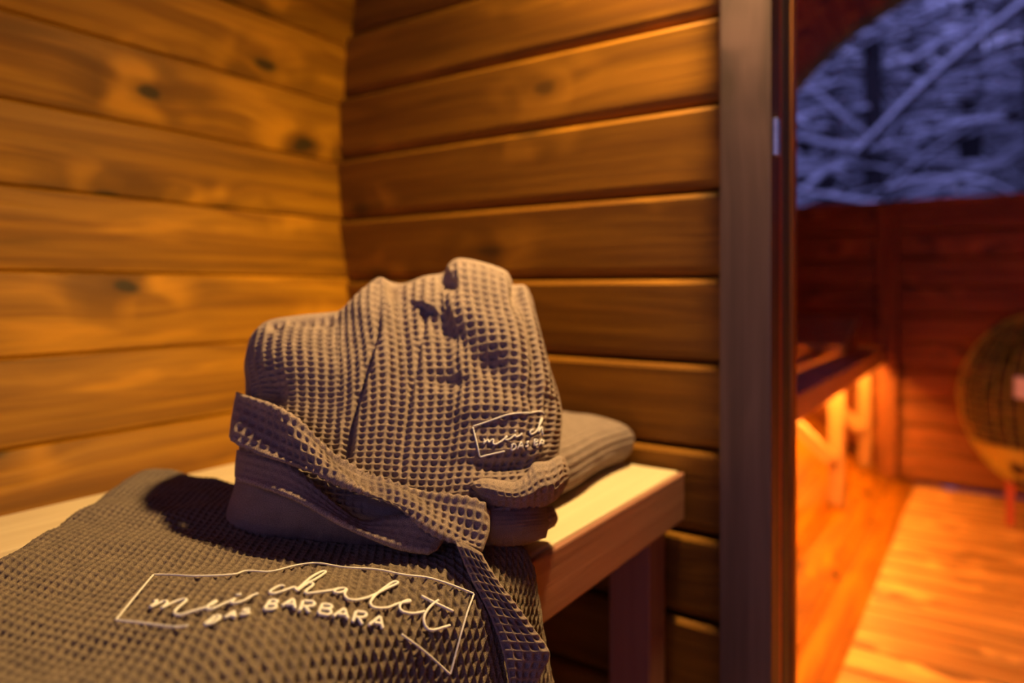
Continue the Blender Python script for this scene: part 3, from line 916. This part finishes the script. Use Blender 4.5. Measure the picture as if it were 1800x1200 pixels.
frame2 = [z4((603, 285), (720, 250), (850, 210), (1000, 190), (1085, 178), (1115, 190)), z4((603, 285), (628, 385), (653, 487)), z4((653, 487), (760, 465), (832, 452))]
script2 = [z4((676, 378), (690, 370), (686, 390), (678, 410)), z4((682, 405), (700, 382), (718, 374), (710, 402)), z4((712, 402), (735, 375), (752, 374), (742, 400), (752, 412), (772, 406), (800, 388), (830, 365), (846, 352), (836, 348), (824, 372), (840, 380), (870, 365), (900, 338), (892, 358), (915, 356), (945, 330)),
    z4((890, 318), (895, 317), (901, 315)), z4((1022, 308), (1004, 308), (990, 328), (1005, 340), (1040, 322), (1070, 262), (1090, 225), (1082, 218), (1064, 262), (1054, 328)), z4((1054, 328), (1075, 290), (1090, 284), (1084, 315), (1096, 342), (1118, 332))]
caps2 = [z4((875, 408), (873, 448)), z4((873, 448), (898, 440), (906, 422), (893, 406), (875, 408)), z4((915, 438), (935, 392)), z4((935, 392), (951, 432)), z4((922, 421), (946, 417)),
    z4((990, 388), (972, 390), (969, 402), (988, 412), (982, 425), (964, 423)), z4((1028, 375), (1031, 418)), z4((1031, 418), (1054, 410), (1050, 397), (1030, 396)), z4((1030, 396), (1048, 390), (1045, 376), (1028, 375)),
    z4((1062, 415), (1080, 372)), z4((1080, 372), (1097, 408)), z4((1069, 400), (1092, 396)), z4((1106, 412), (1103, 375)), z4((1103, 375), (1122, 373), (1124, 388), (1106, 393)), z4((1114, 392), (1130, 406))]
emb2 = empty('embroidery', (-0.33, 0.42, 0.56)); emb2.parent = robe2; emb2.location = emb2.location - robe2.location
tag(emb2, 'small white stitched lettering in a frame')
link_sub('frame_stitching', strokes('robe2', frame2, 0.0004, 0.0006), M_THREAD, emb2, robe2)
link_sub('script_lettering', strokes('robe2', script2, 0.0005, 0.00062), M_THREAD, emb2, robe2)
link_sub('capital_lettering', strokes('robe2', caps2, 0.0005, 0.00062), M_THREAD, emb2, robe2)

# ------------------------------------------------------------------ robe 3: folded flat by the partition
robe3 = tag(empty('folded_towel', (-0.48, 0.63, BENCH_Z)), 'folded grey waffle towel lying by the partition behind the heaped robe', 'towel')
hw_, hh = 0.15, 0.028
sec = []
for t in np.linspace(0, 2 * math.pi, 420, endpoint=False):
    c, s = math.cos(t), math.sin(t)
    sec.append((np.sign(c) * abs(c) ** 0.35 * hw_, np.sign(s) * abs(s) ** 0.62 * hh))
sec = np.array(sec); al = np.r_[0, np.cumsum(np.linalg.norm(np.diff(np.vstack([sec, sec[:1]]), axis=0), axis=1))]
tq = np.linspace(0, al[-1], 500)
sec = np.stack([np.interp(tq, al, np.r_[sec[:, k], sec[0, k]]) for k in (0, 1)], 1)
ny = 200; yv = np.linspace(0.495, 0.748, ny)
endr = np.clip(np.minimum(yv - yv[0], yv[-1] - yv) / 0.022, 0, 1); endr = np.sqrt(np.clip(1 - (1 - endr) ** 2, 0, 1))
sag = 1 + 0.10 * np.sin((yv - 0.5) * 17)
P3 = np.zeros((500, ny, 3))
P3[..., 0] = -0.483 + sec[:, :1] * (0.93 + 0.07 * endr)[None] + 0.006 * np.sin(yv * 25)[None]
P3[..., 1] = yv[None]
P3[..., 2] = BENCH_Z + 0.001 + hh + sec[:, 1:2] * (endr * 0.98 + 0.02)[None] * np.where(sec[:, 1:2] > 0, sag[None], 1)
N3 = normals(P3)
cen = P3.mean(0)[None]
if (N3 * (P3 - cen)).sum() < 0: N3 = -N3
tq2 = np.broadcast_to(tq[:, None], (500, ny)); yq = np.broadcast_to(yv[None], (500, ny))
up_ = (P3[..., 2] > BENCH_Z + 0.004)
P3 += N3 * (up_ * ((pits(tq2, yq, 0.0075) - 0.6) * 0.0030 + 0.0015 * pnoise(tq2, yq, 31, 8, 70)))[..., None]
f3 = grid_faces(500, ny)
n0 = np.cross(P3[101, 100] - P3[100, 100], P3[100, 101] - P3[100, 100])
if n0 @ (P3[100, 100] - cen[0, 100]) < 0: f3 = f3[:, ::-1]
link('folded_cloth', me_np(P3.reshape(-1, 3), f3, np.stack([tq2.ravel(), yq.ravel()], 1)), M_ROBE2, robe3)

# ------------------------------------------------------------------ outside: snowy wood
gx = np.linspace(-14, 14, 60); gy = np.linspace(3.4, 24, 50)
GX, GY = np.meshgrid(gx, gy, indexing='ij')
def ground_z(x, y_): return -0.75 + np.clip(y_ - 5, 0, 30) * 0.42 + 0.25 * np.sin(x * 0.9 + 1) * np.sin(y_ * 0.7)
GZ = ground_z(GX, GY)
mgd, nt, b, out = new_mat('snowy_undergrowth'); N = NB(nt)
tc = N.n('ShaderNodeTexCoord').outputs['Object']
f = N.noise(tc, 1.6, 6, 0.7, 0.8)
nt.links.new(N.mix(N.smooth(f, 0.50, 0.66), (0.04, 0.04, 0.045), (0.72, 0.74, 0.82)), b.inputs['Base Color']); b.inputs['Roughness'].default_value = 0.9
g = link('ground_outside', me_np(np.stack([GX, GY, GZ], -1).reshape(-1, 3), grid_faces(60, 50)), mgd)
tag(g, kind='structure')


def snow_tree(x, y_, h, seed, nbr, label, spread=1.0, lean=0.0):
    r = np.random.default_rng(seed)
    z0 = float(ground_z(np.array(x), np.array(y_))) - 0.1
    root = tag(empty('snowy_tree', (x, y_, z0)), label, 'tree', 'snowy trees outside the window')
    t = np.linspace(0, 1, 8)
    tp = np.stack([x + lean * t * h + 0.03 * np.sin(t * 5 + seed), y_ + 0.02 * np.cos(t * 4), z0 + t * h], 1)
    r0 = 0.03 + 0.012 * h
    link('trunk', MB().add(*tube(tp, r0 * (1 - 0.8 * t), 8)).mesh(True), M_BARK, root)
    br, sn = MB(), MB()
    for k in range(nbr):
        tz = r.uniform(0.12, 0.98); base = np.array([np.interp(tz, t, tp[:, i]) for i in range(3)])
        az = r.uniform(0, 2 * math.pi); L = spread * (0.35 + 1.0 * (1 - tz)) * r.uniform(0.6, 1.25)
        q = np.linspace(0, 1, 6); droop = r.uniform(-0.1, 0.55); rise = r.uniform(-0.2, 0.5)
        d = np.array([math.cos(az), math.sin(az), 0])
        P = base + d * (q * L)[:, None] + np.array([0, 0, 1]) * (rise * q * L - droop * q ** 2 * L)[:, None]
        P[1:-1] += r.normal(0, 0.02 * L, (4, 3))
        w = 0.018 * (1 - 0.7 * q) * r.uniform(0.7, 1.4)
        br.add(*tube(P, w, 5))
        sn.add(*tube(P[1:] + np.array([0, 0, 1]) * (w[1:, None] + 0.012), (0.006 + 0.026 * r.uniform(0.0, 1) * np.sin(np.linspace(0.4, 2.8, 5))), 5))
        for j in range(4):          # side twigs
            i = r.integers(1, 6); side = np.cross(d, [0, 0, 1]) * r.choice([-1, 1]); l = L * r.uniform(0.15, 0.4)
            q2 = np.linspace(0, 1, 4)
            T2 = P[i] + (side + d * 0.6)[None] * (q2 * l)[:, None] + np.array([0, 0, 1]) * (-0.25 * q2 ** 2 * l + r.uniform(-.1, .3) * q2 * l)[:, None]
            br.add(*tube(T2, 0.007, 4)); sn.add(*tube(T2 + np.array([0, 0, 0.014]), 0.006 + 0.014 * r.uniform(0, 1), 4))
    tag(link('branches', br.mesh(True), M_BARK, root), kind='stuff')
    tag(link('snow', sn.mesh(True), M_SNOW, root), kind='stuff')
    return root


tl = 'snow-laden tree among the blurred woods outside the half-moon window'
k = 0
for (x, y_, h, nbr, sp_, ln) in [(-2.1, 6.2, 5.5, 60, 1.3, 0.02), (-0.9, 7.0, 6.5, 70, 1.3, 0.0), (0.35, 6.4, 6.0, 60, 1.4, -0.03), (1.4, 7.5, 7, 60, 1.5, 0.0),
                                 (-3.0, 8.2, 7, 70, 1.6, 0.0), (-1.6, 9.0, 7.5, 80, 1.7, 0.01), (-0.2, 9.4, 8, 80, 1.7, 0.0), (1.0, 9.8, 8, 80, 1.7, 0.0), (2.2, 9.2, 8, 60, 1.7, 0.0),
                                 (-3.8, 11, 8, 80, 2.0, 0.0), (-2.4, 11.6, 8, 80, 2.0, 0.0), (-0.9, 12.2, 8, 80, 2.0, 0.0), (0.6, 12.6, 8, 80, 2.0, 0.0), (2.2, 12.4, 8, 80, 2.0, 0.0), (3.4, 11.6, 8, 60, 2.0, 0)]:
    snow_tree(x, y_, h, 100 + k, nbr, tl, sp_, ln); k += 1
# leaning bare branch in front of the wood
lb = tag(empty('leaning_branch', (1.2, 5.2, 2.6)), 'long bare snow-dusted branch slanting up to the right outside the window', 'branch')
q = np.linspace(0, 1, 9)
P = np.array([-0.75, 5.2, 1.55]) + q[:, None] * np.array([1.9, 0.2, 1.75]) + np.stack([0 * q, 0 * q, 0.05 * np.sin(q * 7)], 1)
link('wood', MB().add(*tube(P, 0.028 - 0.012 * q, 7)).mesh(True), M_BARK, lb)
tag(link('snow', MB().add(*tube(P + np.array([0, 0, 0.03]), 0.022, 6)).mesh(True), M_SNOW, lb), kind='stuff')
